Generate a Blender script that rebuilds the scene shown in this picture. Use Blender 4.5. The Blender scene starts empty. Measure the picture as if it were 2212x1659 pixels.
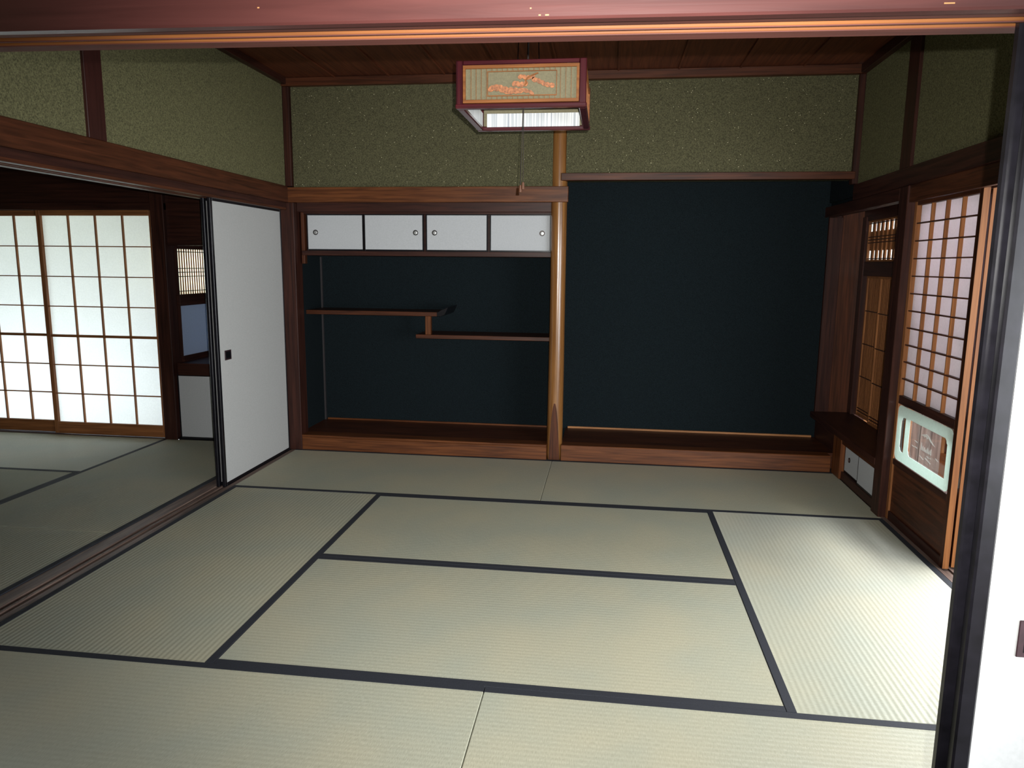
import bpy, bmesh, math, random
from mathutils import Matrix, Vector
random.seed(7)
S = bpy.context.scene
COL = S.collection

# ------------------------------------------------------------------ camera
F_PX, YAW, PITCH, ROLL = 1577.68, -0.129487, 0.161573, 0.0100838
CAM = Vector((2.27306, -1.22818, 1.37053))
ca, sa, cb, sb = math.cos(YAW), math.sin(YAW), math.cos(PITCH), math.sin(PITCH)
fwd = Vector((sa*cb, ca*cb, -sb)); rt = Vector((ca, -sa, 0)); up = rt.cross(fwd)
r2 = math.cos(ROLL)*rt + math.sin(ROLL)*up
u2 = -math.sin(ROLL)*rt + math.cos(ROLL)*up
cd = bpy.data.cameras.new('camera'); cam = bpy.data.objects.new('camera', cd); COL.objects.link(cam)
cd.sensor_width = 36.0; cd.lens = 36.0*F_PX/2212.0; cd.clip_start = 0.02; cd.clip_end = 200
M = Matrix((r2, u2, -fwd)).transposed().to_4x4(); M.translation = CAM
cam.matrix_world = M
S.camera = cam

# ------------------------------------------------------------------ world, lights, exposure
S.view_settings.view_transform = 'Standard'
S.view_settings.look = 'None'
S.view_settings.exposure = 0.1
S.view_settings.gamma = 1.0
S.view_settings.use_curve_mapping = False
W = bpy.data.worlds.new('sky'); S.world = W; W.use_nodes = True
bg = W.node_tree.nodes['Background']; bg.inputs[0].default_value = (0.75, 0.87, 1.0, 1); bg.inputs[1].default_value = 0.6

def light(name, kind, loc, target, energy, color=(1, 1, 1), size=None, size_y=None, **kw):
    d = bpy.data.lights.new(name, kind); d.energy = energy; d.color = color
    if kind == 'AREA':
        d.shape = 'RECTANGLE'; d.size = size; d.size_y = size_y or size
    for k, v in kw.items(): setattr(d, k, v)
    o = bpy.data.objects.new(name, d); COL.objects.link(o); o.location = loc
    o.rotation_euler = (Vector(target)-Vector(loc)).to_track_quat('-Z', 'Y').to_euler()
    return o
# the phone's flash, 3 cm up and right of the lens
fl = CAM + 0.032*r2 + 0.030*u2 - 0.01*fwd
light('camera_flash', 'SPOT', fl, fl+fwd*3+r2*0.16+u2*0.1, 610, (1.0, 0.99, 0.96), shadow_soft_size=0.004, spot_size=math.radians(88), spot_blend=1.0)
# daylight: the open veranda right of both rooms, the garden behind the left room's paper screens, the alcove window
light('veranda_daylight', 'AREA', (5.7, 0.85, 1.05), (3.3, 1.3, 0.4), 78, (0.95, 0.98, 1.0), 2.0, 1.5)
light('front_daylight', 'AREA', (5.0, -1.7, 1.0), (3.2, -0.5, 0.8), 200, (0.93, 0.97, 1.0), 2.4, 1.4)
tl = light('veranda_fill_light', 'AREA', (4.45, 2.9, 2.55), (4.45, 2.9, 1.0), 90, (0.95, 0.97, 1.0), 0.6, 2.6); tl.rotation_euler = (0, 0, 0)  # added fill lamp over the veranda, brightens the paper doors from behind
light('shutter_gap_fill', 'AREA', (4.98, 3.0, 1.75), (3.9, 2.7, 1.3), 170, (0.96, 0.98, 1.0), 1.8, 0.66)  # added lamp outside the shutters, backlights the right paper and frosted glass
light('garden_daylight', 'AREA', (-2.2, 4.95, 0.15), (-2.2, 4.0, 0.75), 112, (0.86, 0.93, 1.0), 2.4, 1.0)
light('foliage_daylight', 'AREA', (-2.2, 5.2, 2.0), (-2.2, 4.0, 1.4), 20, (0.93, 1.0, 0.66), 2.4, 0.6)
light('hedge_daylight', 'AREA', (-1.2, 4.4, 1.3), (-1.0, 4.4, 1.3), 7, (1.0, 0.96, 0.66), 0.6, 0.4)

# ------------------------------------------------------------------ materials
def nt(name):
    m = bpy.data.materials.new(name); m.use_nodes = True
    t = m.node_tree; b = t.nodes['Principled BSDF']
    return m, t, b
def N(t, ty, **kw):
    n = t.nodes.new(ty)
    for k, v in kw.items(): setattr(n, k, v)
    return n
def srgb(c):
    return tuple((x/255/12.92 if x/255 <= 0.04045 else ((x/255+0.055)/1.055)**2.4) for x in c) + (1,)
def ramp(t, fac, stops):
    r = N(t, 'ShaderNodeValToRGB'); e = r.color_ramp.elements
    while len(e) < len(stops): e.new(0.5)
    for i, (p, c) in enumerate(stops): e[i].position = p; e[i].color = c
    t.links.new(fac, r.inputs[0]); return r
def coords(t, scale=(1, 1, 1)):
    tc = N(t, 'ShaderNodeTexCoord'); mp = N(t, 'ShaderNodeMapping'); mp.inputs['Scale'].default_value = scale
    t.links.new(tc.outputs['Object'], mp.inputs['Vector']); return mp.outputs[0]
def bump(t, b, h, strength, dist):
    bp = N(t, 'ShaderNodeBump'); bp.inputs['Strength'].default_value = strength; bp.inputs['Distance'].default_value = dist
    t.links.new(h, bp.inputs['Height']); t.links.new(bp.outputs[0], b.inputs['Normal']); return bp

_w = {}
def wood(kind, axis):
    if (kind, axis) in _w: return _w[(kind, axis)]
    dark, lite, rough, coat = {
        'brown': ((46, 24, 14), (84, 46, 28), .42, .0),
        'dark': ((35, 18, 15), (62, 34, 26), .42, .0),
        'red': ((46, 22, 20), (62, 32, 29), .34, .0),
        'lip': ((56, 28, 22), (76, 40, 32), .65, .0),
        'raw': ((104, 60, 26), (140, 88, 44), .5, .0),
        'groove': ((78, 44, 19), (106, 64, 31), .5, .0),
        'tan': ((120, 80, 48), (168, 118, 76), .5, .0),
        'log': ((104, 66, 32), (138, 96, 52), .26, .25),
        'ceil': ((70, 33, 18), (104, 56, 33), .6, .0),
        'worn': ((70, 54, 48), (128, 108, 98), .5, .0),
        'mahog': ((48, 14, 20), (74, 24, 30), .25, .3),
        'kamachi': ((60, 30, 14), (106, 62, 33), .42, .0),
        'slat': ((104, 64, 36), (150, 98, 58), .5, .0),
    }[kind]
    m, t, b = nt('wood_%s_%s' % (kind, axis))
    sc = {'x': (1.2, 26, 26), 'y': (26, 1.2, 26), 'z': (26, 26, 1.2)}[axis]
    v = coords(t, sc)
    n = N(t, 'ShaderNodeTexNoise'); n.inputs['Scale'].default_value = 2.2; n.inputs['Detail'].default_value = 6; n.inputs['Distortion'].default_value = .6
    t.links.new(v, n.inputs['Vector'])
    r = ramp(t, n.outputs['Fac'], [(.3, srgb(dark)), (.72, srgb(lite))])
    t.links.new(r.outputs[0], b.inputs['Base Color'])
    b.inputs['Roughness'].default_value = rough; b.inputs['Specular IOR Level'].default_value = .5 if kind in ('red', 'log', 'mahog') else .22; b.inputs['Coat Weight'].default_value = coat; b.inputs['Coat Roughness'].default_value = .15
    bump(t, b, n.outputs['Fac'], .15, .002)
    _w[(kind, axis)] = m
    return m

def plain(name, c, rough=.6, metal=0., noise=0., scale=60, bmp=0., spec=.5):
    m, t, b = nt(name); b.inputs['Roughness'].default_value = rough; b.inputs['Metallic'].default_value = metal
    b.inputs['Specular IOR Level'].default_value = spec
    n = N(t, 'ShaderNodeTexNoise'); n.inputs['Scale'].default_value = scale; n.inputs['Detail'].default_value = 4
    t.links.new(coords(t), n.inputs['Vector'])
    lo = tuple(max(0, x*(1-noise)) for x in c); hi = tuple(min(255, x*(1+noise)) for x in c)
    r = ramp(t, n.outputs['Fac'], [(.3, srgb(lo)), (.7, srgb(hi))])
    t.links.new(r.outputs[0], b.inputs['Base Color'])
    if bmp: bump(t, b, n.outputs['Fac'], bmp, .002)
    return m

def plaster(name, c, glitter):
    m, t, b = nt(name); v = coords(t)
    n = N(t, 'ShaderNodeTexNoise'); n.inputs['Scale'].default_value = 160; n.inputs['Detail'].default_value = 5
    t.links.new(v, n.inputs['Vector'])
    r = ramp(t, n.outputs['Fac'], [(.3, srgb([x*.72 for x in c])), (.7, srgb([x*1.22 for x in c]))])
    b.inputs['Roughness'].default_value = .95; b.inputs['Specular IOR Level'].default_value = .08
    bump(t, b, n.outputs['Fac'], .5, .003)
    if glitter:   # mica flakes in the sandy plaster
        vo = N(t, 'ShaderNodeTexVoronoi'); vo.inputs['Scale'].default_value = 130
        t.links.new(v, vo.inputs['Vector'])
        near = N(t, 'ShaderNodeMath', operation='LESS_THAN'); near.inputs[1].default_value = .24
        t.links.new(vo.outputs['Distance'], near.inputs[0])
        sp = N(t, 'ShaderNodeSeparateColor'); t.links.new(vo.outputs['Color'], sp.inputs[0])
        rare = N(t, 'ShaderNodeMath', operation='GREATER_THAN'); rare.inputs[1].default_value = 1-glitter
        t.links.new(sp.outputs[0], rare.inputs[0])
        mu = N(t, 'ShaderNodeMath', operation='MULTIPLY'); t.links.new(near.outputs[0], mu.inputs[0]); t.links.new(rare.outputs[0], mu.inputs[1])
        mx = N(t, 'ShaderNodeMix', data_type='RGBA'); t.links.new(mu.outputs[0], mx.inputs[0])
        t.links.new(r.outputs[0], mx.inputs[6]); mx.inputs[7].default_value = srgb((235, 228, 190))
        t.links.new(mx.outputs[2], b.inputs['Base Color'])
    else:
        t.links.new(r.outputs[0], b.inputs['Base Color'])
    return m

def tatami(axis):
    m, t, b = nt('tatami_' + axis); tc = N(t, 'ShaderNodeTexCoord')
    sx = N(t, 'ShaderNodeSeparateXYZ'); t.links.new(tc.outputs['Object'], sx.inputs[0])
    across, along = ('Y', 'X') if axis == 'x' else ('X', 'Y')
    def wave(src, pitch, out=0):
        a = N(t, 'ShaderNodeMath', operation='MULTIPLY'); a.inputs[1].default_value = 2*math.pi/pitch; t.links.new(src, a.inputs[0])
        s = N(t, 'ShaderNodeMath', operation='SINE'); t.links.new(a.outputs[0], s.inputs[0]); return s.outputs[0]
    w1 = wave(sx.outputs[across], .0205)                       # the warp ridges along the mat
    n2 = N(t, 'ShaderNodeTexNoise'); n2.inputs['Scale'].default_value = 1; n2.inputs['Detail'].default_value = 3
    mp = N(t, 'ShaderNodeMapping'); mp.inputs['Scale'].default_value = (420, 60, 1) if axis == 'x' else (60, 420, 1)
    t.links.new(tc.outputs['Object'], mp.inputs[0]); t.links.new(mp.outputs[0], n2.inputs['Vector'])   # single rushes
    n3 = N(t, 'ShaderNodeTexNoise'); n3.inputs['Scale'].default_value = 2.6; n3.inputs['Detail'].default_value = 3
    t.links.new(tc.outputs['Object'], n3.inputs['Vector'])     # faded and greener patches
    r = ramp(t, n3.outputs['Fac'], [(.32, srgb((164, 166, 150))), (.68, srgb((175, 171, 149)))])
    mx = N(t, 'ShaderNodeMix', data_type='RGBA', blend_type='MULTIPLY'); mx.inputs[0].default_value = 1
    r2_ = ramp(t, n2.outputs['Fac'], [(.25, (.80, .80, .78, 1)), (.75, (1.06, 1.06, 1.06, 1))])
    t.links.new(r.outputs[0], mx.inputs[6]); t.links.new(r2_.outputs[0], mx.inputs[7])
    t.links.new(mx.outputs[2], b.inputs['Base Color'])
    h = N(t, 'ShaderNodeMath', operation='MULTIPLY_ADD'); t.links.new(w1, h.inputs[0]); h.inputs[1].default_value = .3 if axis == 'x' else .5; t.links.new(n2.outputs['Fac'], h.inputs[2])
    bump(t, b, h.outputs[0], .24, .0022)
    tg = N(t, 'ShaderNodeCombineXYZ'); tg.inputs[0].default_value = 1 if axis == 'x' else 0; tg.inputs[1].default_value = 0 if axis == 'x' else 1   # the rushes run across the mat, so it shines along its length
    t.links.new(tg.outputs[0], b.inputs['Tangent']); b.inputs['Anisotropic'].default_value = .95
    b.inputs['Roughness'].default_value = .6; b.inputs['Specular IOR Level'].default_value = 1.0
    return m

def paper(name, c, trans):
    m, t, b = nt(name); out = t.nodes['Material Output']
    n = N(t, 'ShaderNodeTexNoise'); n.inputs['Scale'].default_value = 90; n.inputs['Detail'].default_value = 5
    t.links.new(coords(t), n.inputs['Vector'])
    r = ramp(t, n.outputs['Fac'], [(.3, srgb([x*.97 for x in c])), (.7, srgb(c))])
    d = N(t, 'ShaderNodeBsdfDiffuse'); tr = N(t, 'ShaderNodeBsdfTranslucent'); mx = N(t, 'ShaderNodeMixShader'); mx.inputs[0].default_value = trans
    t.links.new(r.outputs[0], d.inputs[0]); t.links.new(r.outputs[0], tr.inputs[0])
    t.links.new(d.outputs[0], mx.inputs[1]); t.links.new(tr.outputs[0], mx.inputs[2]); t.links.new(mx.outputs[0], out.inputs[0])
    return m

TAT = {'x': tatami('x'), 'y': tatami('y')}
HERI = plain('mat_border_cloth', (25, 28, 36), .8, 0, .25, 300, .3)
GREEN = plaster('green_sand_plaster', (78, 76, 56), .02)
GREEN_P = plaster('green_sand_plaster_plain', (95, 93, 67), .002)
TEAL = plaster('dark_teal_plaster', (20, 27, 30), 0)
LACQ = plain('black_lacquer', (15, 14, 18), .3, 0, .3, 30, .1, .3)
FUS = plain('fusuma_paper', (172, 173, 172), .8, 0, .02, 120, .08)
FUS2 = plain('cabinet_paper', (172, 175, 178), .8, 0, .02, 120, .08)
SHOJI = paper('shoji_paper', (236, 238, 236), .55)
SHOJI_R = paper('shoji_paper_thick', (238, 233, 235), .5)
BLUEP = paper('blue_grey_paper', (168, 182, 206), .16)
STEEL = plain('polished_steel', (176, 178, 178), .45, .85)
DKMETAL = plain('dark_metal', (52, 46, 44), .35, 1.0)
PLUM = plain('plum_handle', (48, 32, 36), .35, 0, .2)
FROST = paper('frosted_glass', (232, 246, 240), .5)
SHADE = plain('shade_fabric', (110, 104, 80), .8, 0, .06, 200, .1)
LIGHTW = wood('tan', 'x')
CORD = plain('dark_cord', (38, 28, 24), .7)
CARVE = plain('carved_pine', (146, 92, 56), .55, 0, .25, 120, .4)
DARKBOARD = plain('dark_floorboard', (40, 30, 26), .5, 0, .2, 20)
def glass():
    m, t, b = nt('clear_glass'); tr = N(t, 'ShaderNodeBsdfTransparent'); gl = N(t, 'ShaderNodeBsdfGlossy'); gl.inputs['Roughness'].default_value = .03
    mx = N(t, 'ShaderNodeMixShader'); mx.inputs[0].default_value = .06
    t.links.new(tr.outputs[0], mx.inputs[1]); t.links.new(gl.outputs[0], mx.inputs[2])
    t.links.new(mx.outputs[0], t.nodes['Material Output'].inputs[0]); t.nodes.remove(b)
    return m
def ribbed():
    m, t, b = nt('ribbed_acrylic'); v = coords(t, (150, 150, 1.5)); n = N(t, 'ShaderNodeTexNoise'); n.inputs['Scale'].default_value = 1; n.inputs['Detail'].default_value = 3
    t.links.new(v, n.inputs['Vector']); r = ramp(t, n.outputs['Fac'], [(.3, srgb((150, 156, 164))), (.66, srgb((226, 228, 226)))])
    t.links.new(r.outputs[0], b.inputs['Base Color']); b.inputs['Roughness'].default_value = .3; bump(t, b, n.outputs['Fac'], .4, .002)
    return m
def etched():
    m, t, b = nt('etched_glass'); tr = N(t, 'ShaderNodeBsdfTransparent'); d = N(t, 'ShaderNodeBsdfDiffuse'); d.inputs[0].default_value = (.8, .86, .82, 1)
    mx = N(t, 'ShaderNodeMixShader'); mx.inputs[0].default_value = .28
    t.links.new(tr.outputs[0], mx.inputs[1]); t.links.new(d.outputs[0], mx.inputs[2]); t.links.new(mx.outputs[0], t.nodes['Material Output'].inputs[0]); t.nodes.remove(b)
    return m
ACRYL = ribbed(); GLASS = glass(); ETCH = etched()

# ------------------------------------------------------------------ builders
ORIG = {}
def box(bm, x0, x1, y0, y1, z0, z1):
    vs = [bm.verts.new(p) for p in ((x0,y0,z0),(x1,y0,z0),(x1,y1,z0),(x0,y1,z0),(x0,y0,z1),(x1,y0,z1),(x1,y1,z1),(x0,y1,z1))]
    for f in ((0,3,2,1),(4,5,6,7),(0,1,5,4),(1,2,6,5),(2,3,7,6),(3,0,4,7)): bm.faces.new([vs[i] for i in f])
def origin(o):
    while o is not None:
        if o.name in ORIG: return ORIG[o.name]
        o = o.parent
    return Vector((0, 0, 0))
def obj(name, bm, mat, parent=None, bevel=0., smooth=False, label=None):
    if bevel: bmesh.ops.bevel(bm, geom=bm.edges[:], offset=bevel, segments=1, affect='EDGES', profile=.5)
    bm.normal_update()
    og = origin(parent) if parent else Vector((0, 0, 0))
    if parent is None:
        c = [v.co for v in bm.verts]
        og = Vector((sum(p.x for p in c)/len(c), sum(p.y for p in c)/len(c), min(p.z for p in c)))
    for v in bm.verts: v.co -= og
    me = bpy.data.meshes.new(name); bm.to_mesh(me); bm.free()
    if smooth:
        for p in me.polygons: p.use_smooth = True
    me.materials.append(mat)
    o = bpy.data.objects.new(name, me); COL.objects.link(o)
    if parent: o.parent = parent
    else: o.location = og; ORIG[o.name] = og
    if label: o['label'] = label
    return o
def bx(name, b, mat, parent=None, bevel=.0015, label=None):
    bm = bmesh.new()
    for q in (b if isinstance(b[0], (tuple, list)) else [b]): box(bm, *q)
    return obj(name, bm, mat, parent, bevel, label=label)
def thing(name, loc, label, cat, group=None, kind=None):
    o = bpy.data.objects.new(name, None); COL.objects.link(o); o.location = loc; o.empty_display_size = .1
    ORIG[o.name] = Vector(loc)
    return tag(o, label, cat, group, kind)
def tag(o, label, cat, group=None, kind=None):
    o['label'] = label; o['category'] = cat
    if group: o['group'] = group
    if kind: o['kind'] = kind
    return o
_tn = [0]
def trim(b, mat, label, cat='beam', bevel=.003):
    _tn[0] += 1
    return tag(bx('trim_%d' % _tn[0], b, mat, None, bevel), label, cat, kind='structure')
def struct(name, b, mat, label, cat, bevel=0):
    return tag(bx(name, b, mat, None, bevel), label, cat, kind='structure')
def cyl(bm, p0, p1, r, seg=16, r1=None):
    p0, p1 = Vector(p0), Vector(p1); d = p1-p0
    mt = Matrix.Translation((p0+p1)/2) @ d.to_track_quat('Z', 'Y').to_matrix().to_4x4()
    bmesh.ops.create_cone(bm, cap_ends=True, segments=seg, radius1=r, radius2=r if r1 is None else r1, depth=d.length, matrix=mt)
def flat(outline, holes, depth):
    """a 2D outline with holes, filled and given a thickness; returned as a bmesh in the XY plane"""
    cu = bpy.data.curves.new('outline', 'CURVE'); cu.dimensions = '2D'; cu.fill_mode = 'BOTH'; cu.extrude = depth/2
    for pts in [outline]+list(holes):
        sp = cu.splines.new('POLY'); sp.points.add(len(pts)-1); sp.use_cyclic_u = True
        for i, p in enumerate(pts): sp.points[i].co = (p[0], p[1], 0, 1)
    o = bpy.data.objects.new('outline', cu); COL.objects.link(o)
    dg = bpy.context.evaluated_depsgraph_get(); me = bpy.data.meshes.new_from_object(o.evaluated_get(dg))
    bm = bmesh.new(); bm.from_mesh(me)
    bpy.data.objects.remove(o); bpy.data.curves.remove(cu); bpy.data.meshes.remove(me)
    return bm

U = .955; W4 = 4*U; HB = .031
ZK = 1.735
# ================================================================== ROOM SHELL
struct('floor', (-3.3, 6.2, -4.0, 5.0, -.16, -.055), DARKBOARD, 'dark subfloor boards under the straw mats', 'floor')
struct('floor_corridor', (3.96, 5.0, -3.9, 5.0, -.055, -.02), wood('kamachi', 'y'), 'wooden veranda floor beyond the sliding doors on the right', 'floor')

# walls of the main room
struct('wall_left', (-.07, 0, 0, 3.8, 1.90, 2.62), GREEN_P, 'green sand plaster band above the left lintel', 'wall')
w = tag(thing('wall_back', (1.9, 3.84, 1.86), '', ''), 'glittering green sand plaster band above the alcove lintels', 'wall', kind='structure')
bx('plaster_panel', (.05, 1.875, 3.83, 3.9, 1.87, 2.62), GREEN, w, 0)
bx('plaster_panel', (1.965, 3.785, 3.83, 3.9, 1.93, 2.62), GREEN, w, 0)
struct('wall_right', (3.82, 3.90, 0, 3.86, 1.89, 2.62), GREEN_P, 'green sand plaster band above the right lintel, split by a dark post', 'wall')
struct('wall_front', (-.2, 4.0, -.11, -.05, 1.775, 2.62), GREEN_P, 'plaster above the front opening, hidden behind the top beam', 'wall')
# alcoves
struct('wall_alcove', (-.03, 3.86, 4.41, 4.47, 0, 2.5), TEAL, 'dark teal sand plaster at the back of both alcoves', 'wall')
struct('wall_alcove_left', (-.05, 0.0, 3.93, 4.41, 0, 2.5), TEAL, 'dark plaster side wall left of the staggered shelves', 'wall')
struct('wall_alcove_right', (3.825, 3.88, 3.87, 4.41, 1.83, 2.5), TEAL, 'dark plaster above the window bay lintel right of the alcove', 'wall')
struct('wall_alcove_divider', (1.90, 1.94, 3.92, 4.41, .1, 2.5), TEAL, 'dark plaster divider behind the polished post', 'wall')
struct('ceiling_alcove', (-.05, 4.2, 3.9, 4.5, 2.46, 2.52), wood('dark', 'x'), 'dark board closing the alcoves above', 'ceiling')
# ceiling of boards running away from the camera, lapped with a thin batten at each joint
c = tag(thing('ceiling', (1.91, 1.9, 2.62), '', ''), 'dark brown board ceiling above the straw mats', 'ceiling', kind='structure')
nb = 10; bw = W4/nb
for i in range(nb):
    bx('ceiling_board', (i*bw+.001, (i+1)*bw-.001, -.05, 3.83, 2.622+.003*(i % 2), 2.64), wood('ceil', 'y'), c, .001)
for i in range(1, nb):
    bx('batten', (i*bw-.006, i*bw+.006, -.05, 3.83, 2.612, 2.622), wood('ceil', 'y'), c, .001)
struct('ceiling_roof', (-3.2, 5.2, -4.0, 5.0, 2.66, 2.72), DARKBOARD, 'boards above all rooms', 'ceiling')
CR = wood('brown', 'x'); CRY = wood('brown', 'y')
trim((0, 3.82, 3.785, 3.83, 2.565, 2.62), CR, 'ceiling moulding along the back wall', 'moulding')
trim((0, .04, 0, 3.785, 2.575, 2.62), wood('dark', 'y'), 'ceiling moulding along the left wall', 'moulding')
trim((3.78, 3.82, 0, 3.785, 2.565, 2.62), wood('dark', 'y'), 'ceiling moulding along the right wall', 'moulding')

# front opening: lintel with two grooves, seen from below
k = tag(thing('trim_front', (1.9, -.09, 1.715), '', ''), 'reddish lintel over the front opening, orange wood in its two door grooves', 'lintel', kind='structure')
bx('head_beam', (-.3, 4.1, -.137, -.035, 1.730, 1.775), wood('groove', 'x'), k, .001)
for y0, y1, mt in ((-.150, -.111, 'red'), (-.0895, -.0845, 'groove'), (-.066, -.037, 'groove')):
    rg = bx('ridge', (-.3, 4.1, y0, y1, 1.7165, 1.731), wood(mt, 'x'), k, .001)
    bx('ridge_face', (-.3, 4.1, y0+.0005, y1-.0005, 1.7150, 1.7166), wood('lip', 'x'), k, 0)
bx('face_board', (-.3, 4.1, -.172, -.1502, 1.7065, 1.86), wood('red', 'x'), k, .003)
for cx, cz, cw_ in ((2.176, 1.7105, .005), (2.167, 1.7105, .003), (2.155, 1.7195, .002), (2.684, 1.7135, .013), (1.764, 1.729, .003)): bx('paint_chip', (cx, cx+cw_, -.1724, -.1715, cz, cz+.0016), wood('tan', 'x'), k, 0)
k.rotation_euler.y = .0100; k.location.z = 1.7125      # the old lintel sags a little to the right
trim((-.3, 4.1, -.14, 0, -.055, -.004), wood('worn', 'x'), 'worn sill under the front doors', 'sill')

# left side: lintel, sill, posts
k = tag(thing('trim_left', (0, 1.9, 1.74), '', ''), 'long brown lintel over the opening to the left room', 'lintel', kind='structure')
bx('face_board', (-.015, .018, .0, 3.80, 1.79, 1.90), wood('brown', 'y'), k, .004)
bx('head_beam', (-.15, -.0, .0, 3.80, 1.752, 1.79), wood('dark', 'y'), k, .001)
for x0, x1 in ((-.040, 0.0), (-.078, -.068), (-.150, -.106)):
    bx('ridge', (x0, x1, .0, 3.80, 1.737, 1.753), wood('brown', 'y'), k, .001)
k = tag(thing('trim_threshold', (-.09, 1.9, -.02), '', ''), 'worn wooden threshold with door grooves between the two rooms', 'threshold', kind='structure')
bx('sill_board', (-.185, -.0005, 0, 3.83, -.055, -.010), wood('worn', 'y'), k, .001)
for x0, x1 in ((-.185, -.106), (-.080, -.066), (-.040, -.0005)):
    bx('ridge', (x0, x1, 0, 3.83, -.0105, -.003), wood('worn', 'y'), k, .001)
trim((-.06, .05, 3.805, 3.93, 0, 1.79), wood('dark', 'z'), 'dark corner post between the white sliding door and the shelf alcove', 'post')
trim((0, .046, 3.80, 3.84, 1.90, 2.565), wood('dark', 'z'), 'slim dark corner post at the upper back left', 'post')
trim((-.02, .014, 1.81, 1.925, 1.90, 2.575), wood('red', 'z'), 'reddish post dividing the left upper plaster', 'post', .002)

# back: lintels, alcove sills
trim((.014, 1.985, 3.795, 3.83, 1.79, 1.893), wood('kamachi', 'x'), 'brown lintel board above the small white cabinet doors', 'lintel')
trim((.05, 1.87, 3.86, 3.91, 1.728, 1.795), wood('dark', 'x'), 'recessed dark rail under the lintel board', 'lintel')
trim((1.935, 3.80, 3.795, 3.86, 1.93, 1.978), wood('brown', 'x'), 'dark lintel over the large empty alcove', 'lintel')
trim((3.783, 3.822, 3.80, 3.86, 1.90, 2.565), wood('dark', 'z'), 'slim dark corner post at the upper back right', 'post')
trim((.04, 1.868, 3.815, 3.92, .0, .095), wood('kamachi', 'x'), 'brown sill under the shelf alcove', 'sill')
trim((.04, 1.868, 3.812, 3.93, .0955, .112), wood('kamachi', 'x'), 'lighter top lip on the shelf alcove sill', 'sill')
trim((1.97, 3.80, 3.815, 3.92, .0, .115), wood('kamachi', 'x'), 'brown sill under the large empty alcove', 'sill')
struct('floor_shelf_alcove', (0, 1.9, 3.93, 4.41, .0, .108), wood('brown', 'x'), 'dark board floor of the shelf alcove', 'floor')
struct('floor_alcove', (1.97, 3.84, 3.92, 4.41, .0, .110), wood('brown', 'x'), 'dark board floor of the large alcove', 'floor')
trim((1.985, 3.82, 4.395, 4.41, .110, .124), wood('tan', 'x'), 'thin pale strip along the foot of the large alcove wall', 'moulding', .001)
trim((.02, 1.87, 4.395, 4.41, .108, .121), wood('kamachi', 'x'), 'thin strip along the foot of the shelf alcove wall', 'moulding', .001)
trim((.0, .012, 4.38, 4.40, .108, 1.42), plain('grey_strip', (40, 36, 38), .7), 'thin corner strip left behind the staggered shelves', 'moulding', .001)

# right side
k = tag(thing('trim_right', (3.82, 1.9, 1.72), '', ''), 'dark lintel over the paper sliding doors on the right', 'lintel', kind='structure')
bx('face_board', (3.795, 3.825, .0, 3.80, 1.80, 1.895), wood('dark', 'y'), k, .003)
bx('head_beam', (3.81, 3.95, .0, 2.92, 1.728, 1.80), wood('brown', 'y'), k, .001)
for x0, x1 in ((3.81, 3.838), (3.874, 3.884), (3.922, 3.95)):
    bx('ridge', (x0, x1, .0, 2.92, 1.713, 1.729), wood('brown', 'y'), k, .001)
trim((3.802, 3.90, 2.92, 3.035, -.05, 1.80), wood('dark', 'z'), 'dark post between the paper doors and the window bay', 'post')
trim((3.803, 3.84, 2.935, 3.075, 1.895, 2.565), wood('dark', 'z'), 'dark post dividing the right upper plaster', 'post', .002)
trim((3.802, 3.87, 3.035, 4.44, 1.73, 1.80), wood('dark', 'y'), 'dark lintel over the window bay', 'lintel')
struct('wall_bay', (3.84, 4.12, 3.04, 4.44, 1.80, 2.46), TEAL, 'plaster over the window bay', 'wall')
k = tag(thing('trim_veranda', (3.88, 1.4, -.02), '', ''), 'pale worn sill with grooves under the right paper doors', 'sill', kind='structure')
bx('sill_board', (3.8205, 3.96, -.2, 2.92, -.055, -.006), wood('worn', 'y'), k, .001)
for x0, x1 in ((3.8205, 3.838), (3.874, 3.884), (3.922, 3.96)):
    bx('ridge', (x0, x1, -.2, 2.92, -.0065, .002), wood('worn', 'y'), k, .001)

# window bay: end boards
trim((3.828, 3.925, 4.385, 4.44, .31, 1.729), wood('dark', 'z'), 'dark reddish end board in the window bay beside the alcove', 'board', .002)
trim((3.926, 4.09, 4.40, 4.44, .31, 1.80), wood('brown', 'z'), 'lighter brown end board closing the window bay', 'board', .001)
trim((4.07, 4.13, 3.04, 4.44, 1.318, 1.418), wood('dark', 'y'), 'dark rail between the small and tall lattice windows in the bay', 'rail')
trim((4.06, 4.11, 4.325, 4.40, .31, 1.73), wood('dark', 'z'), 'dark jamb left of the bay windows', 'post', .002)
trim((4.07, 4.13, 3.04, 4.44, 1.70, 1.80), wood('dark', 'y'), 'dark head rail above the bay windows', 'rail')

struct('wall_bay_back', (3.85, 4.2, 4.445, 4.5, 0, 2.5), wood('dark', 'z'), 'boards behind the bay end panels', 'wall')
k = tag(thing('wall_bay_side', (4.02, 3.03, 0), '', ''), 'brown boards on the outside of the window bay, seen through the etched glass', 'wall', kind='structure')
for i in range(4): bx('plank', (3.905+i*.058, 3.905+i*.058+.056, 3.010+.003*(i % 2), 3.034, -.05, 2.5), wood('worn', 'z'), k, .001)
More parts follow.
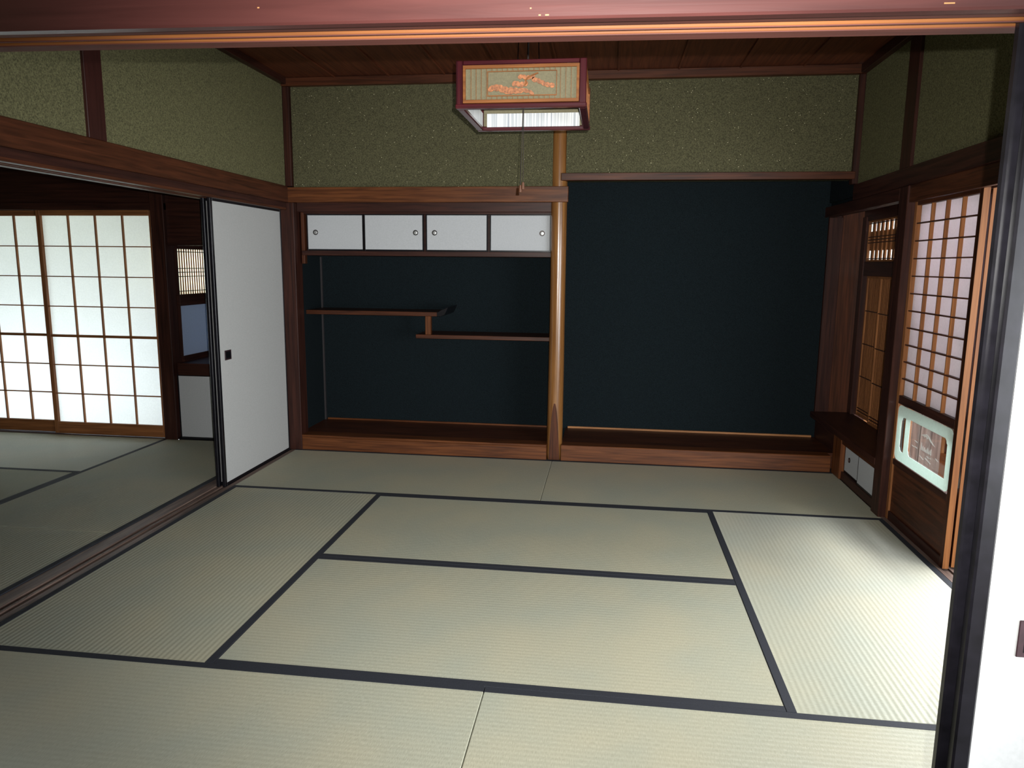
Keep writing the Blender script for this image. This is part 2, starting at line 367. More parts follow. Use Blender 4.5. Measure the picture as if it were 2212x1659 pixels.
# veranda shutters, far back right (seen through the clear glass)
k = tag(thing('wall_veranda', (4.9, 3.4, 0), '', ''), 'brown boarded shutters outside the veranda', 'wall', kind='structure')
for i in range(16):
    bx('plank', (4.86, 4.88+.004*(i % 2), 2.15+i*.165, 2.15+i*.165+.162, -.05, 1.40), wood('kamachi', 'z'), k, .002)
bx('head_board', (4.84, 4.9, 2.15, 4.8, 2.1, 2.66), wood('kamachi', 'y'), k, 0)  # gap between planks and head board is made up, lets the added lamp through
k = tag(thing('wall_veranda_end', (4.5, 4.6, 0), '', ''), 'boards closing the far end of the veranda', 'wall', kind='structure')
for i in range(5): bx('plank', (4.135+i*.15, 4.135+i*.15+.147, 4.60+.004*(i % 2), 4.64, -.05, 2.66), wood('tan', 'z'), k, .002)

# room behind the camera
struct('wall_behind', (-.3, 5.0, -4.0, -3.9, -.05, 2.66), GREEN_P, 'plaster wall of the front room, behind the camera', 'wall')
struct('wall_behind_left', (-.3, -.2, -3.9, -.14, -.05, 2.66), GREEN_P, 'plaster side wall of the front room, out of view', 'wall')
# left room
struct('wall_far_left', (-3.2, -3.12, 0, 4.1, -.05, 2.66), GREEN_P, 'plaster wall of the left room, out of view', 'wall')
struct('wall_left_room', [(-3.2, -1.12, 3.97, 4.05, 1.80, 2.66), (-1.12, -.06, 3.97, 4.05, 1.56, 2.66)], wood('dark', 'x'), 'dark boards above the screens of the left room', 'wall')
struct('wall_left_front', (-3.2, -.2, -.1, 0, -.05, 2.66), GREEN_P, 'front plaster wall of the left room, out of view', 'wall')
struct('ceiling_left_room', (-3.2, -.15, 0, 4.05, 2.61, 2.65), wood('ceil', 'y'), 'dark board ceiling of the left room', 'ceiling')
struct('wall_left_back_side', (-.15, -.07, 0, 3.8, 1.90, 2.64), GREEN_P, 'plaster over the lintel, left room side', 'wall')
trim((-3.12, -1.02, 3.94, 4.06, 1.748, 1.80), wood('dark', 'x'), 'dark lintel above the bright paper screens of the left room', 'lintel')
trim((-1.125, -1.02, 3.93, 4.06, 0, 2.61), wood('dark', 'z'), 'dark post right of the bright paper screens', 'post')
trim((-3.12, -1.125, 3.945, 4.06, -.055, .004), wood('dark', 'x'), 'dark sill under the bright paper screens', 'sill')
trim((-1.02, -.17, 3.96, 4.02, 1.49, 1.56), wood('dark', 'x'), 'dark lintel of the left room window bay', 'lintel')
trim((-.185, -.065, 3.93, 4.06, 0, 2.61), wood('dark', 'z'), 'dark post behind the white sliding door', 'post')
struct('wall_bay_left', [(-1.06, -1.0, 4.06, 4.8, 0, .635), (-1.06, -1.0, 4.06, 4.8, 1.474, 2.6), (-1.06, -1.0, 4.72, 4.8, .635, 1.474)], wood('dark', 'y'), 'dark side wall around the small windows of the left room', 'wall')
struct('wall_bay_left_back', (-1.06, -.05, 4.8, 4.86, 0, 2.6), TEAL, 'dark back of the left window bay', 'wall')
trim((-1.055, -.995, 4.04, 4.72, 1.04, 1.112), wood('dark', 'y'), 'dark rail between the two small windows of the left room', 'rail', .002)

# ================================================================== STRAW MATS
ROW = {}
def mat(x0, x1, y0, y1, axis, borders, label, group, dz=0.):
    t = thing('tatami_mat', ((x0+x1)/2, (y0+y1)/2, -.055), label, 'straw mat', group)
    g = .0014
    bx('straw_surface', (x0+g, x1-g, y0+g, y1-g, -.055, dz), TAT[axis], t, .002)
    e = .0005                                   # the cloth wraps over the long edges
    for s in borders:
        b = {'n': (x0+g, x1-g, y1-HB, y1-e), 's': (x0+g, x1-g, y0+e, y0+HB), 'w': (x0+e, x0+HB, y0+g, y1-g), 'e': (x1-HB, x1-e, y0+g, y1-g)}[s]
        bx('cloth_border', (*b, dz-.025, dz+.0012), HERI, t, .0006)
    return t
gm = 'straw mats of the main room'
mat(0, 2*U, 3*U, 4*U, 'x', 'sn', 'left straw mat of the back row, in front of the staggered shelves', gm, .0005)
mat(2*U, 4*U, 3*U, 4*U, 'x', 'sn', 'right straw mat of the back row, in front of the large empty alcove', gm)
mat(0, U, U, 3*U, 'y', 'we', 'straw mat lying lengthwise beside the worn threshold on the left', gm)
mat(U, 3*U, 2*U, 3*U, 'x', 'sn', 'straw mat in the middle of the room, the one farther from the camera', gm, .0005)
mat(U, 3*U, U, 2*U, 'x', 'sn', 'straw mat in the middle of the room, the one nearer the camera', gm)
mat(3*U, 4*U, U, 3*U, 'y', 'we', 'brightly lit ribbed straw mat lying lengthwise beside the right paper doors', gm, .0004)
mat(0, 2*U, 0, U, 'x', 'sn', 'left straw mat of the front row, at the bottom edge of the photo', gm, .001)
mat(2*U, 4*U, 0, U, 'x', 'sn', 'right straw mat of the front row, beside the black door frame', gm)
gl = 'straw mats of the left room'
LX = -.187; LY = 3.945
mat(LX-U, LX, LY-2*U, LY, 'y', 'we', 'straw mat of the left room beyond the threshold, reaching the small white cabinet', gl)
mat(LX-U, LX, LY-4*U, LY-2*U, 'y', 'we', 'straw mat of the left room beyond the threshold, the nearer one', gl)
mat(LX-3*U, LX-U, LY-U, LY, 'x', 's', 'straw mat of the left room along the foot of the bright paper screens', gl)
mat(LX-2*U, LX-U, LY-3*U, LY-U, 'y', 'we', 'straw mat of the left room cut off by the left photo edge', gl)

# ================================================================== SLIDING DOORS
_dn = [0]
def door(loc, label, cat='sliding door'):
    _dn[0] += 1
    return thing('door_%d' % _dn[0], loc, label, cat, kind='structure')
def fusuma(axis, p, th, a0, a1, z0, z1, face, label, stile=.026, rail=.024, handle=None, pap=FUS):
    """opaque papered door in a black frame; axis is the direction it runs along, p its face plane, face the side it shows"""
    def B(a, b, q0, q1, zz0, zz1): return (q0, q1, a, b, zz0, zz1) if axis == 'y' else (a, b, q0, q1, zz0, zz1)
    back = p-face*th; lo, hi = min(p, back), max(p, back)
    mid = (a0+a1)/2
    t = door((p, mid, z0) if axis == 'y' else (mid, p, z0), label)
    i = .0025
    bx('paper_panel', B(a0+stile, a1-stile, lo+i, hi-i, z0+rail, z1-rail), pap, t, 0)
    bx('stile', B(a0, a0+stile, lo, hi, z0, z1), LACQ, t, .003)
    bx('stile', B(a1-stile, a1, lo, hi, z0, z1), LACQ, t, .003)
    bx('rail', B(a0+stile, a1-stile, lo, hi, z0, z0+rail), LACQ, t, .002)
    bx('rail', B(a0+stile, a1-stile, lo, hi, z1-rail, z1), LACQ, t, .002)
    if handle:
        h0, h1, hz0, hz1 = handle; f = p-face*i
        h = bx('handle', B(h0, h1, min(f, f+face*.003), max(f, f+face*.003), hz0, hz1), PLUM, t, .001)
        bx('finger_recess', B(h0+.009, h1-.009, min(f, f+face*.0034), max(f, f+face*.0034), hz0+.008, hz1-.008), LACQ, h, .0003)
    return t
fusuma('y', -.044, .020, 2.868, 3.815, -.008, 1.748, 1, 'white papered sliding door in a black frame at the left wall, small square handle', handle=(2.945, 3.023, .775, .835))
fusuma('y', -.083, .020, 2.866, 3.80, -.008, 1.748, 1, 'second black framed sliding door tucked behind the white one at the left wall', stile=.03)
fusuma('x', -.1095, .019, 2.8305, 3.78, -.002, 1.728, -1, 'overexposed white sliding door in a black frame at the right photo edge', stile=.0255, handle=(2.902, 2.965, .791, .850))
fusuma('x', -.0835, .0165, 2.8195, 3.77, -.002, 1.728, -1, 'second black framed door just behind the overexposed white one', stile=.027)

def lattice_door(axis, p, a0, a1, z0, z1, face, label, cols, rows, stile, zlo, zhi, kv, kh, wmat, pmat, th=.030, thick_row=None, lower=None, wstile=None, edge=None):
    def B(a, b, q0, q1, zz0, zz1):
        q0, q1 = p-face*q1, p-face*q0
        return (min(q0, q1), max(q0, q1), a, b, zz0, zz1) if axis == 'y' else (a, b, min(q0, q1), max(q0, q1), zz0, zz1)
    mid = (a0+a1)/2
    t = door((p, mid, z0) if axis == 'y' else (mid, p, z0), label)
    ov = 'y' if axis == 'y' else 'x'
    ws = wstile or wmat
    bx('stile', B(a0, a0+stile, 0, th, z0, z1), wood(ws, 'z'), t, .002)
    bx('stile', B(a1-stile, a1, 0, th, z0, z1), wood(wmat, 'z'), t, .002)
    bx('rail', B(a0+stile, a1-stile, 0, th, zhi, z1), wood(ws, ov), t, .002)
    if edge: bx('door_edge', B(a0-.0015, a0+.0004, .0015, th-.0015, z0+.002, z1-.002), wood(edge, 'z'), t, 0, label='orange door edge with the daylight painted in')  # daylight on the door's end face is put into this strip's colour
    if lower: lower(t, B)
    else: bx('rail', B(a0+stile, a1-stile, 0, th, z0, zlo), wood(wmat, ov), t, .002)
    i0, i1 = a0+stile, a1-stile; cw = (i1-i0)/cols; rh = (zhi-zlo)/rows
    for i in range(1, cols): bx('lattice_bar', B(i0+i*cw-kv/2, i0+i*cw+kv/2, .006, .024, zlo, zhi), wood(wmat, 'z'), t, 0)
    for j in range(1, rows):
        h = kh*2.6 if j == thick_row else kh
        bx('lattice_bar', B(i0, i1, .0055, .0235, zlo+j*rh-h/2, zlo+j*rh+h/2), wood(ws, ov), t, 0)
    for i in range(cols):
        for j in range(rows):
            bx('paper_pane', B(i0+i*cw, i0+(i+1)*cw, .0241, .0247, zlo+j*rh, zlo+(j+1)*rh), pmat, t, 0)
    return t
lattice_door('x', 3.965, -2.092, -1.127, .006, 1.748, -1, 'bright backlit paper screen of the left room, the complete one beside the dark post', 4, 7, .034, .098, 1.708, .009, .0075, 'slat', SHOJI, thick_row=3)
lattice_door('x', 4.003, -3.03, -2.065, .006, 1.748, -1, 'bright backlit paper screen of the left room, cut off by the left photo edge', 4, 7, .034, .098, 1.708, .009, .0075, 'slat', SHOJI, thick_row=3)

# right paper doors with a glass light low down
def rrect(x0, x1, y0, y1, r, n=6):
    P = []
    for cx, cy, a0 in ((x1-r, y1-r, 0), (x0+r, y1-r, 90), (x0+r, y0+r, 180), (x1-r, y0+r, 270)):
        for i in range(n+1):
            a = math.radians(a0+90*i/n); P.append((cx+r*math.cos(a), cy+r*math.sin(a)))
    return P
def notched(x0, x1, y0, y1, c, corners):
    """rectangle with stepped, concave corners where asked (bl, br, tr, tl)"""
    P = []
    for nm, cx, cy, sx, sy in (('bl', x0, y0, 1, 1), ('br', x1, y0, -1, 1), ('tr', x1, y1, -1, -1), ('tl', x0, y1, 1, -1)):
        q = [(cx, cy)]
        if nm in corners:
            q = [(cx, cy+sy*c), (cx+sx*c*.35, cy+sy*c*.8), (cx+sx*c*.5, cy+sy*c*.35), (cx+sx*c, cy)]
            if sx*sy < 0: q.reverse()
        P += q
    return P
def glass_light(t, y0, y1, z0, z1, x):
    """glass pane with a frosted rounded border and clear notched windows; y falls from left to right in the picture"""
    og = origin(t); Wd, Hh = y1-y0, z1-z0
    rot = Matrix(((0, 0, 1, x), (-1, 0, 0, y1), (0, 1, 0, z0), (0, 0, 0, 1)))   # plane X -> -y, plane Y -> z
    bx('glass_pane', (x+.003, x+.006, y0, y1, z0, z1), GLASS, t, 0)
    holes = [notched(.055*Wd/.6, .105*Wd/.6, .058, Hh-.062, .022, ('bl', 'tl')), notched(.155*Wd/.6, Wd-.052, .058, Hh-.058, .026, ('bl', 'tr'))]
    bm = flat(rrect(.004, Wd-.004, .004, Hh-.004, .035), holes, .002); bm.transform(rot)
    f = obj('frosted_border', bm, FROST, t, label='frosted pale green border with rounded corners')
    # etched view: mountain, wood and water lines
    a, b = .155*Wd/.6, Wd-.052; w, h = b-a, Hh-.116; zb = .058
    def strip(pts, wd):
        L = [(a+w*px, zb+h*py+wd/2) for px, py in pts]; R = [(a+w*px, zb+h*py-wd/2) for px, py in reversed(pts)]
        return L+R
    def etch(pts):
        bm = flat(pts, [], .0012); bm.transform(Matrix.Translation((.0018, 0, 0)) @ rot); obj('etched_mountain' if len(pts) > 12 else 'etched_line', bm, ETCH, t)
    top = [(.18, .70), (.26, .73), (.34, .77), (.40, .82), (.46, .84), (.52, .82), (.57, .76), (.63, .70), (.70, .64)]
    bot = [(.64, .66), (.56, .72), (.52, .77), (.49, .72), (.46, .78), (.42, .74), (.38, .77), (.30, .74)]
    etch([(a+w*q[0], zb+h*q[1]) for q in top+bot])
    for pts in (((.10, .36), (.15, .34), (.19, .36), (.25, .35)), ((.52, .29), (.57, .27), (.62, .28)), ((.48, .22), (.56, .18), (.63, .15)), ((.34, .20), (.44, .15)), ((.74, .36), (.81, .32)), ((.17, .52), (.24, .50))):
        etch(strip(pts, .0035))
    for i in range(7):
        px = .36+i*.042; hh = (.17, .11, .09, .06, .13, .08, .14)[i]
        etch([(a+w*(px-.014), zb+h*.38), (a+w*(px+.014), zb+h*.37), (a+w*(px+.008), zb+h*(.40+hh*.5)), (a+w*px, zb+h*(.40+hh)), (a+w*(px-.009), zb+h*(.40+hh*.45))])
def right_door(p, a0, a1, label, etched=True):
    st = .030; th = .030
    def lower(t, B):
        bx('rail', B(a0+st, a1-st, 0, th, .655, .700), wood('dark', 'y'), t, .002)
        if etched: glass_light(t, a0+st, a1-st, .350, .655, p+.004)
        else: bx('glass_pane', (p+.010, p+.013, a0+st, a1-st, .350, .655), GLASS, t, 0)
        bx('rail', B(a0+st, a1-st, .0, th, .318, .350), wood('dark', 'y'), t, .002)
        bx('rail', B(a0+st, a1-st, .0, th, .002, .052), wood('dark', 'y'), t, .002)
        bx('wood_panel', B(a0+st, a1-st, .010, .016, .052, .318), wood('brown', 'y'), t, .0)
    return lattice_door('y', p, a0, a1, .002, 1.728, -1, label, 4, 11, st, .700, 1.695, .0085, .0065, 'slat', SHOJI_R, th=th, lower=lower, wstile='brown', edge='raw')  # darker brown on room faces, tan on upright bars: shade and light as colour
right_door(3.840, 2.205, 2.915, 'right sliding door of small paper panes above an etched glass pane with frosted border')
right_door(3.888, 2.228, 2.905, 'second paper sliding door stacked behind the right one, only its orange edge showing', False)

# ================================================================== WINDOWS
def lattice_window(name, axis, p, a0, a1, z0, z1, face, label, nslat, bars, sw, fmat, smat, pane, fr=.012, sd=.010):
    def B(a, b, q0, q1, zz0, zz1):
        q0, q1 = p-face*q1, p-face*q0
        return (min(q0, q1), max(q0, q1), a, b, zz0, zz1) if axis == 'y' else (a, b, min(q0, q1), max(q0, q1), zz0, zz1)
    t = thing(name, (p, (a0+a1)/2, z0), label, 'window', kind='structure')
    bx('frame', [B(a0, a0+fr, 0, .024, z0, z1), B(a1-fr, a1, 0, .024, z0, z1), B(a0+fr, a1-fr, 0, .024, z0, z0+fr), B(a0+fr, a1-fr, 0, .024, z1-fr, z1)], wood(fmat, 'z'), t, .001)
    for i in range(nslat):
        c = a0+fr+(a1-a0-2*fr)*(i+1)/(nslat+1)
        bx('slat', B(c-sw/2, c+sw/2, .0065, .0065+sd, z0+fr, z1-fr), wood(smat, 'z'), t, 0)
    for zf in bars:
        z = z0+(z1-z0)*zf
        bx('cross_bar', B(a0+fr, a1-fr, .001, .006, z-.003, z+.003), wood('dark', 'y'), t, 0)
    for q0, q1, zz0, zz1, mt, nm in pane:
        bx(nm, B(a0+fr*.5, a1-fr*.5, q0, q1, z0+(z1-z0)*zz0, z0+(z1-z0)*zz1), mt, t, 0)
    return t
lattice_window('window_1', 'y', -1.0, 4.045, 4.715, 1.112, 1.474, 1, 'small bright window with close vertical slats in the left room bay', 19, (.09, .40, .49, .57, .92), .012, 'dark', 'slat', [(.011, .0116, .0, 1.0, SHOJI, 'paper_pane')], fr=.008, sd=.004)
lattice_window('window_2', 'y', -1.0, 4.045, 4.715, .635, 1.04, 1, 'plain blue grey paper window under the bright slatted one', 0, (), .01, 'dark', 'dark', [(.010, .0106, .0, 1.0, BLUEP, 'paper_pane')], fr=.008)
# bay right of the alcove: transom with slats, and two tall lattice screens
lattice_window('window_3', 'y', 4.078, 3.05, 4.325, 1.418, 1.70, -1, 'small slatted transom window high in the right bay, pale strips at top and bottom', 15, (.07, .46, .53, .60, .93), .036, 'slat', 'slat', [(.017, .0176, .0, 1.0, SHOJI, 'paper_pane'), (.0168, .0169, .27, .74, wood('slat', 'y'), 'back_board')], fr=.012)
for nm, p, a0, a1, lb in (('window_4', 4.070, 3.04, 3.99, 'tall brown lattice screen in the right bay, the nearer one beside the post'), ('window_5', 4.098, 3.97, 4.325, 'tall brown lattice screen in the right bay, the far one beside the end board')):
    lattice_window(nm, 'y', p, a0, a1, .312, 1.318, -1, lb, int((a1-a0)/.027), (.035, .055, .285, .52, .755), .017, 'slat', 'slat', [(.0165, .022, .0, 1.0, wood('slat', 'z'), 'back_board')], fr=.016)

# ================================================================== FURNISHINGS
# small cabinet over the staggered shelves
cab = thing('wall_cabinet', (.98, 3.95, 1.42), 'long shallow cabinet with four small white doors above the staggered shelves', 'cabinet')
bx('bottom_board', (.07, 1.875, 3.88, 4.41, 1.425, 1.458), wood('dark', 'x'), cab, .002)
bx('top_rail', (.09, 1.87, 3.885, 3.93, 1.716, 1.728), wood('dark', 'x'), cab, .001)
bx('side_board', (.066, .088, 3.885, 3.93, 1.365, 1.728), wood('brown', 'z'), cab, .002)
bx('end_board', (0.0, .066, 3.93, 3.95, 1.365, 1.795), wood('dark', 'z'), cab, .0)
bx('back_board', (.02, 1.87, 3.96, 3.97, 1.458, 1.795), wood('dark', 'x'), cab, 0)
for i, (x0, x1, hx, dy) in enumerate(((.102, .524, .167, .012), (.533, .966, .909, 0), (.984, 1.424, 1.046, 0), (1.438, 1.864, 1.804, .012))):
    y = 3.894+dy
    d = bx('door', (x0+.008, x1-.008, y+.001, y+.012, 1.470, 1.708), FUS2, cab, 0)
    bx('door_frame', [(x0, x0+.008, y, y+.013, 1.458, 1.716), (x1-.008, x1, y, y+.013, 1.458, 1.716), (x0+.008, x1-.008, y, y+.013, 1.458, 1.470), (x0+.008, x1-.008, y, y+.013, 1.708, 1.716)], LACQ, d, .001)
    c = Vector((hx, y+.001, 1.588)); n = Vector((0, -1, 0))
    bm = bmesh.new(); cyl(bm, c-n*.002, c+n*.0025, .0185, 24); obj('handle', bm, DKMETAL, d, .0006)
    bm = bmesh.new(); bmesh.ops.create_uvsphere(bm, u_segments=20, v_segments=10, radius=.0138)
    bm.transform(Matrix.Translation(c+n*.002) @ n.to_track_quat('Z', 'Y').to_matrix().to_4x4() @ Matrix.Diagonal((1, 1, .14, 1)))
    obj('handle_cup', bm, STEEL, d, smooth=True, label='polished round finger cup')
# staggered shelves
sh = thing('staggered_shelf', (.93, 4.25, .82), 'two staggered brown wall shelves joined by a short strut in the left alcove', 'shelf')
bx('shelf_board', (.0, 1.014, 4.08, 4.41, .988, 1.019), wood('brown', 'x'), sh, .002)
bx('shelf_board', (.852, 1.868, 4.08, 4.41, .822, .851), wood('brown', 'x'), sh, .002)
bx('strut', (.924, .966, 4.085, 4.125, .851, .988), wood('kamachi', 'z'), sh, .002)
pf = [(0, 0), (.030, .0), (.058, .012), (.070, .034), (.086, .070), (.060, .058), (.034, .048), (.012, .034), (0, .031)]
bm = bmesh.new(); A = [bm.verts.new((1.014+p[0], 4.08, .988+p[1])) for p in pf]; Bk = [bm.verts.new((1.014+p[0], 4.41, .988+p[1])) for p in pf]
bm.faces.new(A); bm.faces.new(list(reversed(Bk)))
for i in range(len(pf)): bm.faces.new((A[i], Bk[i], Bk[(i+1) % len(pf)], A[(i+1) % len(pf)]))
bmesh.ops.recalc_face_normals(bm, faces=bm.faces[:])
obj('curved_lip', bm, LACQ, sh, .0015, label='dark upturned shelf end')

# polished alcove post
pl = thing('alcove_post', (1.920, 3.872, 0), 'polished round tan post with a pointed dark cut at its foot between the alcoves', 'post')
PX, PY, R0 = 1.920, 3.872, .0545
def rad(z): return R0*(1-.03*z/2.6)+.0012*math.sin(z*4.1)
def cut(z): return 0 if z > .415 else (.415-z)*.038
bm = bmesh.new(); seg = 40; rings = []
zs = [0, .05, .1, .15, .2, .25, .3, .34, .37, .40, .415, .5] + [.6+.12*i for i in range(17)] + [2.60]
for z in zs:
    r = rad(z); ring = []
    for i in range(seg):
        a = 2*math.pi*i/seg; x, y = r*math.cos(a)+.0025*math.sin(z*1.7), r*math.sin(a)
        y = max(y, -r+cut(z)); ring.append(bm.verts.new((PX+x, PY+y, z)))
    rings.append(ring)
for a, b in zip(rings, rings[1:]):
    for i in range(seg): bm.faces.new((a[i], a[(i+1) % seg], b[(i+1) % seg], b[i]))
bm.faces.new(list(reversed(rings[0]))); bm.faces.new(rings[-1])
obj('trunk', bm, wood('log', 'z'), pl, smooth=True)
L, Rr = [], []
for i in range(15):
    z = .001+.41*i/14; d = cut(z); r = rad(z); hw = math.sqrt(max(0, r*r-(r-d)**2))
    L.append((PX-hw, z, -r+d)); Rr.append((PX+hw, z, -r+d))
bm = bmesh.new(); lv = [bm.verts.new((x, PY+y-.0006, z)) for x, z, y in L]; rv = [bm.verts.new((x, PY+y-.0006, z)) for x, z, y in Rr]
for i in range(14): bm.faces.new((lv[i], rv[i], rv[i+1], lv[i+1]))
ext = bmesh.ops.extrude_face_region(bm, geom=bm.faces[:]); bmesh.ops.translate(bm, verts=[v for v in ext['geom'] if isinstance(v, bmesh.types.BMVert)], vec=(0, .002, 0))
bmesh.ops.recalc_face_normals(bm, faces=bm.faces[:])
obj('pointed_cut', bm, wood('brown', 'z'), pl, label='dark flat cut, pointed at the top')

# low cabinet with a desk board in the right bay
lc = thing('low_cabinet', (3.95, 3.4, 0), 'low built-in cabinet with two small white doors under the right window bay', 'cabinet')
bx('desk_board', (3.800, 4.09, 3.036, 4.40, .268, .310), wood('dark', 'y'), lc, .003)
bx('front_rail', (3.812, 3.86, 3.036, 3.66, .240, .268), wood('brown', 'y'), lc, .001)
bx('base_board', (3.8205, 3.87, 3.036, 3.80, .0, .055), wood('dark', 'y'), lc, .002)
bx('end_panel', (3.806, 3.87, 3.655, 3.812, .003, .268), wood('kamachi', 'z'), lc, .002)
bx('side_panel', (3.842, 3.87, 3.93, 4.40, .0, .268), wood('dark', 'y'), lc, .001)
bx('back_panel', (4.05, 4.09, 3.036, 4.40, .0, .268), wood('dark', 'y'), lc, 0)
for y0, y1, x, hy in ((3.372, 3.655, 3.836, 3.563), (3.036, 3.364, 3.824, 3.062)):
    d = bx('door', (x+.001, x+.012, y0+.006, y1-.006, .068, .232), FUS2, lc, 0)
    bx('door_frame', [(x, x+.013, y0, y0+.006, .055, .240), (x, x+.013, y1-.006, y1, .055, .240), (x, x+.013, y0+.006, y1-.006, .055, .068), (x, x+.013, y0+.006, y1-.006, .232, .240)], LACQ, d, .001)
    c = Vector((x+.001, hy, .155)); n = Vector((-1, 0, 0))
    bm = bmesh.new(); cyl(bm, c-n*.002, c+n*.003, .0165, 24); obj('handle', bm, DKMETAL, d, .0006)
    bm = bmesh.new(); bmesh.ops.create_uvsphere(bm, u_segments=16, v_segments=8, radius=.011)
    bm.transform(Matrix.Translation(c+n*.002) @ n.to_track_quat('Z', 'Y').to_matrix().to_4x4() @ Matrix.Diagonal((1, 1, .14, 1)))
    obj('handle_cup', bm, STEEL, d, smooth=True)

# low cabinet of the left room
lc = thing('low_cabinet', (-.6, 4.2, 0), 'low cabinet with tall white doors under the small slatted window of the left room', 'cabinet')
bx('desk_board', (-1.0, -.17, 3.955, 4.80, .53, .60), wood('dark', 'x'), lc, .003)
bx('front_rail', (-1.0, -.19, 3.962, 4.0, .508, .53), wood('dark', 'x'), lc, .001)
bx('base_rail', (-1.018, -.19, 3.9465, 4.0, -.054, .016), LACQ, lc, .001)
for x0, x1, dy in ((-1.012, -.60, 0), (-.61, -.19, .014)):
    d = bx('door', (x0+.010, x1-.010, 3.966+dy, 3.976+dy, .020, .500), FUS2, lc, 0)
    bx('door_frame', [(x0, x0+.010, 3.964+dy, 3.978+dy, .016, .508), (x1-.010, x1, 3.964+dy, 3.978+dy, .016, .508), (x0+.01, x1-.01, 3.964+dy, 3.978+dy, .500, .508)], LACQ, d, .001)

# ================================================================== PENDANT LAMP
LXc, LYc, ZB, ZT, HS = 1.917, 1.912, 1.962, 2.137, .248
lamp = thing('pendant_lamp', (LXc, LYc, ZB), 'square wooden pendant lamp with carved pine panel and pull cord, hanging from the ceiling', 'lamp')
MH = wood('mahog', 'x')
for sx in (-1, 1):
    for sy in (-1, 1):
        cx, cy = LXc+sx*(HS-.012), LYc+sy*(HS-.012)
        bx('corner_post', (cx-.013, cx+.013, cy-.013, cy+.013, ZB+.006, ZT), wood('mahog', 'z'), lamp, .003)
for s in (-1, 1):
    bx('bottom_rail', (LXc-HS-.004, LXc+HS+.004, LYc+s*(HS-.012)-.015, LYc+s*(HS-.012)+.015, ZB, ZB+.018), MH, lamp, .004)
    bx('bottom_rail', (LXc+s*(HS-.012)-.015, LXc+s*(HS-.012)+.015, LYc-HS+.028, LYc+HS-.028, ZB+.0005, ZB+.0175), wood('mahog', 'y'), lamp, .004)
    bx('top_rail', (LXc-HS+.026, LXc+HS-.026, LYc+s*(HS-.012)-.009, LYc+s*(HS-.012)+.009, ZT-.016, ZT), MH, lamp, .002)
    bx('top_rail', (LXc+s*(HS-.012)-.009, LXc+s*(HS-.012)+.009, LYc-HS+.026, LYc+HS-.026, ZT-.016, ZT), wood('mahog', 'y'), lamp, .002)
z0, z1 = ZB+.020, ZT-.018
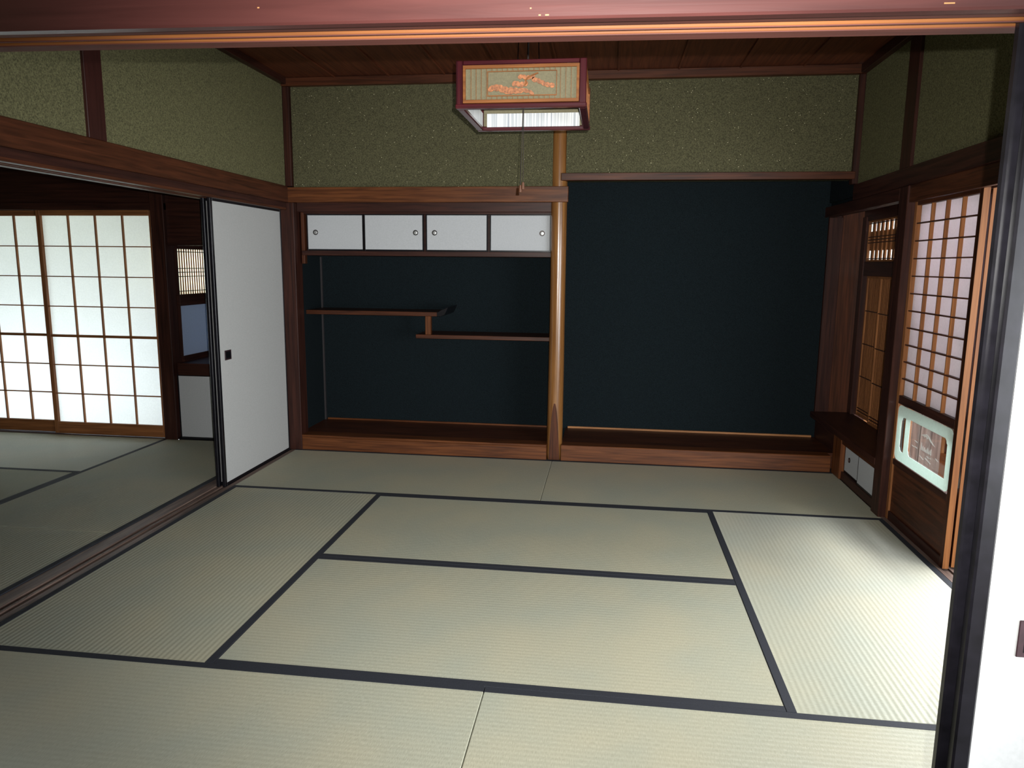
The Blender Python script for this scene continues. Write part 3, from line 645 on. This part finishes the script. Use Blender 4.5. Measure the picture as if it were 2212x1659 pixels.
def side(face, carved):
    """one lamp side built facing -y, then turned into place"""
    rot = Matrix.Translation((LXc, LYc, 0)) @ Matrix.Rotation(face*math.pi/2, 4, 'Z')
    def sb(name, bs, mat_, bev=.0005, par=None):
        bm = bmesh.new()
        for q in bs: box(bm, *q)
        if bev: bmesh.ops.bevel(bm, geom=bm.edges[:], offset=bev, segments=1, affect='EDGES', profile=.5)
        bm.transform(rot); return obj(name, bm, mat_, par or lamp)
    w = HS-.026; y = -HS+.004
    TN = wood('raw', 'x')
    sb('panel_frame', [(-w, w, y-.004, y+.008, z1-.012, z1), (-w, w, y-.004, y+.008, z0, z0+.012), (-w, -w+.010, y-.004, y+.008, z0+.012, z1-.012), (w-.010, w, y-.004, y+.008, z0+.012, z1-.012)], TN)
    sb('shade_panel', [(-w+.009, w-.009, y+.006, y+.0085, z0+.011, z1-.011)], SHADE, 0)
    sb('liner', [(-w+.016, w-.016, y+.020, y+.022, z0-.010, z0+.052)], ACRYL, 0)
    sb('inner_board', [(-w, w, y+.010, y+.012, z0, z1)], SHADE, 0)
    n = 21; iw = w-.010
    for i in range(1, n):
        x = -iw+2*iw*i/n
        if -.125 < x < .135 and carved:
            for a, b in ((z0+.012, z0+.024), (z1-.024, z1-.012)): sb('thin_slat', [(x-.0007, x+.0007, y+.002, y+.006, a, b)], TN, 0)
        else: sb('thin_slat', [(x-.0007, x+.0007, y+.002, y+.006, z0+.012, z1-.012)], TN, 0)
    if carved:
        fx0, fx1, fz0, fz1 = -.128, .138, z0+.024, z1-.022
        sb('inner_frame', [(fx0, fx1, y+.001, y+.006, fz0, fz0+.0035), (fx0, fx1, y+.001, y+.006, fz1-.0025, fz1), (fx0, fx0+.0025, y+.001, y+.006, fz0+.0035, fz1-.0025), (fx1-.0025, fx1, y+.001, y+.006, fz0+.0035, fz1-.0025)], TN, 0)
        def clump(pts, r):
            """scalloped pine foliage along a line of centres"""
            P = []
            up_ = [(x, z+rr) for x, z, rr in pts]; dn = [(x, z-rr*.8) for x, z, rr in reversed(pts)]
            base = up_+dn; out = []
            for i, (x, z) in enumerate(base):
                x2, zz2 = base[(i+1) % len(base)]
                for f in (0, .25, .5, .75):
                    k_ = r*math.sin(f*math.pi); dx, dz = x2-x, zz2-z; l = math.hypot(dx, dz) or 1
                    out.append((x+dx*f-dz/l*k_, z+dz*f+dx/l*k_))
            bm = flat(out, [], .004)
            bm.transform(rot @ Matrix.Translation((0, y+.001, 0)) @ Matrix(((1, 0, 0, 0), (0, 0, -1, 0), (0, 1, 0, 0), (0, 0, 0, 1))))
            obj('pine_foliage', bm, CARVE, lamp)
        zc = (fz0+fz1)/2
        clump([(-.122+.019*i, zc-.022+.007*math.sin(i*1.1)-(.0015*i if i > 5 else 0), .008+.004*math.sin(i*.5)) for i in range(10)], .0032)
        clump([(-.03+.014*i, zc-.004+.003*math.sin(i*2), .008) for i in range(5)], .003)
        clump([(-.008+.015*i, zc+.021+.003*math.sin(i*2), .006) for i in range(5)], .003)
        clump([(.045+.0165*i, zc+.012-.0052*i+.003*math.sin(i*1.5), .007) for i in range(6)], .003)
        tp = [(.018, zc-.010), (.026, zc+.0), (.022, zc+.010), (.034, zc+.020), (.048, zc+.026), (.068, zc+.034), (.066, zc+.038), (.044, zc+.030), (.028, zc+.023), (.016, zc+.011), (.019, zc+.001), (.012, zc-.009)]
        bm = flat(tp, [], .005)
        bm.transform(rot @ Matrix.Translation((0, y+.0005, 0)) @ Matrix(((1, 0, 0, 0), (0, 0, -1, 0), (0, 1, 0, 0), (0, 0, 0, 1))))
        obj('pine_trunk', bm, wood('raw', 'z'), lamp)
for f in range(4): side(f, f == 0)
bx('top_board', (LXc-HS+.02, LXc+HS-.02, LYc-HS+.02, LYc+HS-.02, ZT-.010, ZT-.004), wood('raw', 'x'), lamp, 0)
bm = bmesh.new()
for i in range(32):   # ring tube inside
    a, b = 2*math.pi*i/32, 2*math.pi*(i+1)/32
    if i == 0: continue
    cyl(bm, (LXc+.15*math.cos(a), LYc+.15*math.sin(a), 2.085), (LXc+.15*math.cos(b), LYc+.15*math.sin(b), 2.085), .013, 10)
obj('ring_tube', bm, plain('tube_white', (226, 228, 226), .4), lamp, smooth=True)
bm = bmesh.new(); cyl(bm, (LXc, LYc, ZT-.01), (LXc, LYc, ZT+.05), .038, 20, .014); obj('socket_cup', bm, plain('grey_cup', (92, 84, 78), .5), lamp, smooth=False)
bm = bmesh.new(); cyl(bm, (LXc, LYc, ZT+.05), (LXc, LYc, 2.60), .004, 8); obj('hanging_cord', bm, CORD, lamp)
for dx in (-.045, .048):
    bm = bmesh.new(); cyl(bm, (LXc+dx, LYc, ZT-.006), (LXc+dx*.6, LYc, 2.60), .0022, 8); obj('chain', bm, DKMETAL, lamp)
bm = bmesh.new(); cyl(bm, (LXc, LYc, 2.575), (LXc, LYc, 2.615), .055, 24, .03); obj('ceiling_cap', bm, plain('cap_brown', (70, 48, 38), .4), lamp)
PXc = 1.902
for dx, zb in ((-.011, 1.672), (.0, 1.684)):
    bm = bmesh.new(); cyl(bm, (PXc, LYc, 2.09), (PXc+dx, LYc, zb+.028), .0013, 6); pc = obj('pull_cord', bm, CORD, lamp)
    bm = bmesh.new(); cyl(bm, (PXc+dx, LYc, zb), (PXc+dx, LYc, zb+.03), .0075, 12, .005); obj('pull_knob', bm, plain('knob_brown', (84, 52, 34), .4), pc, .001)
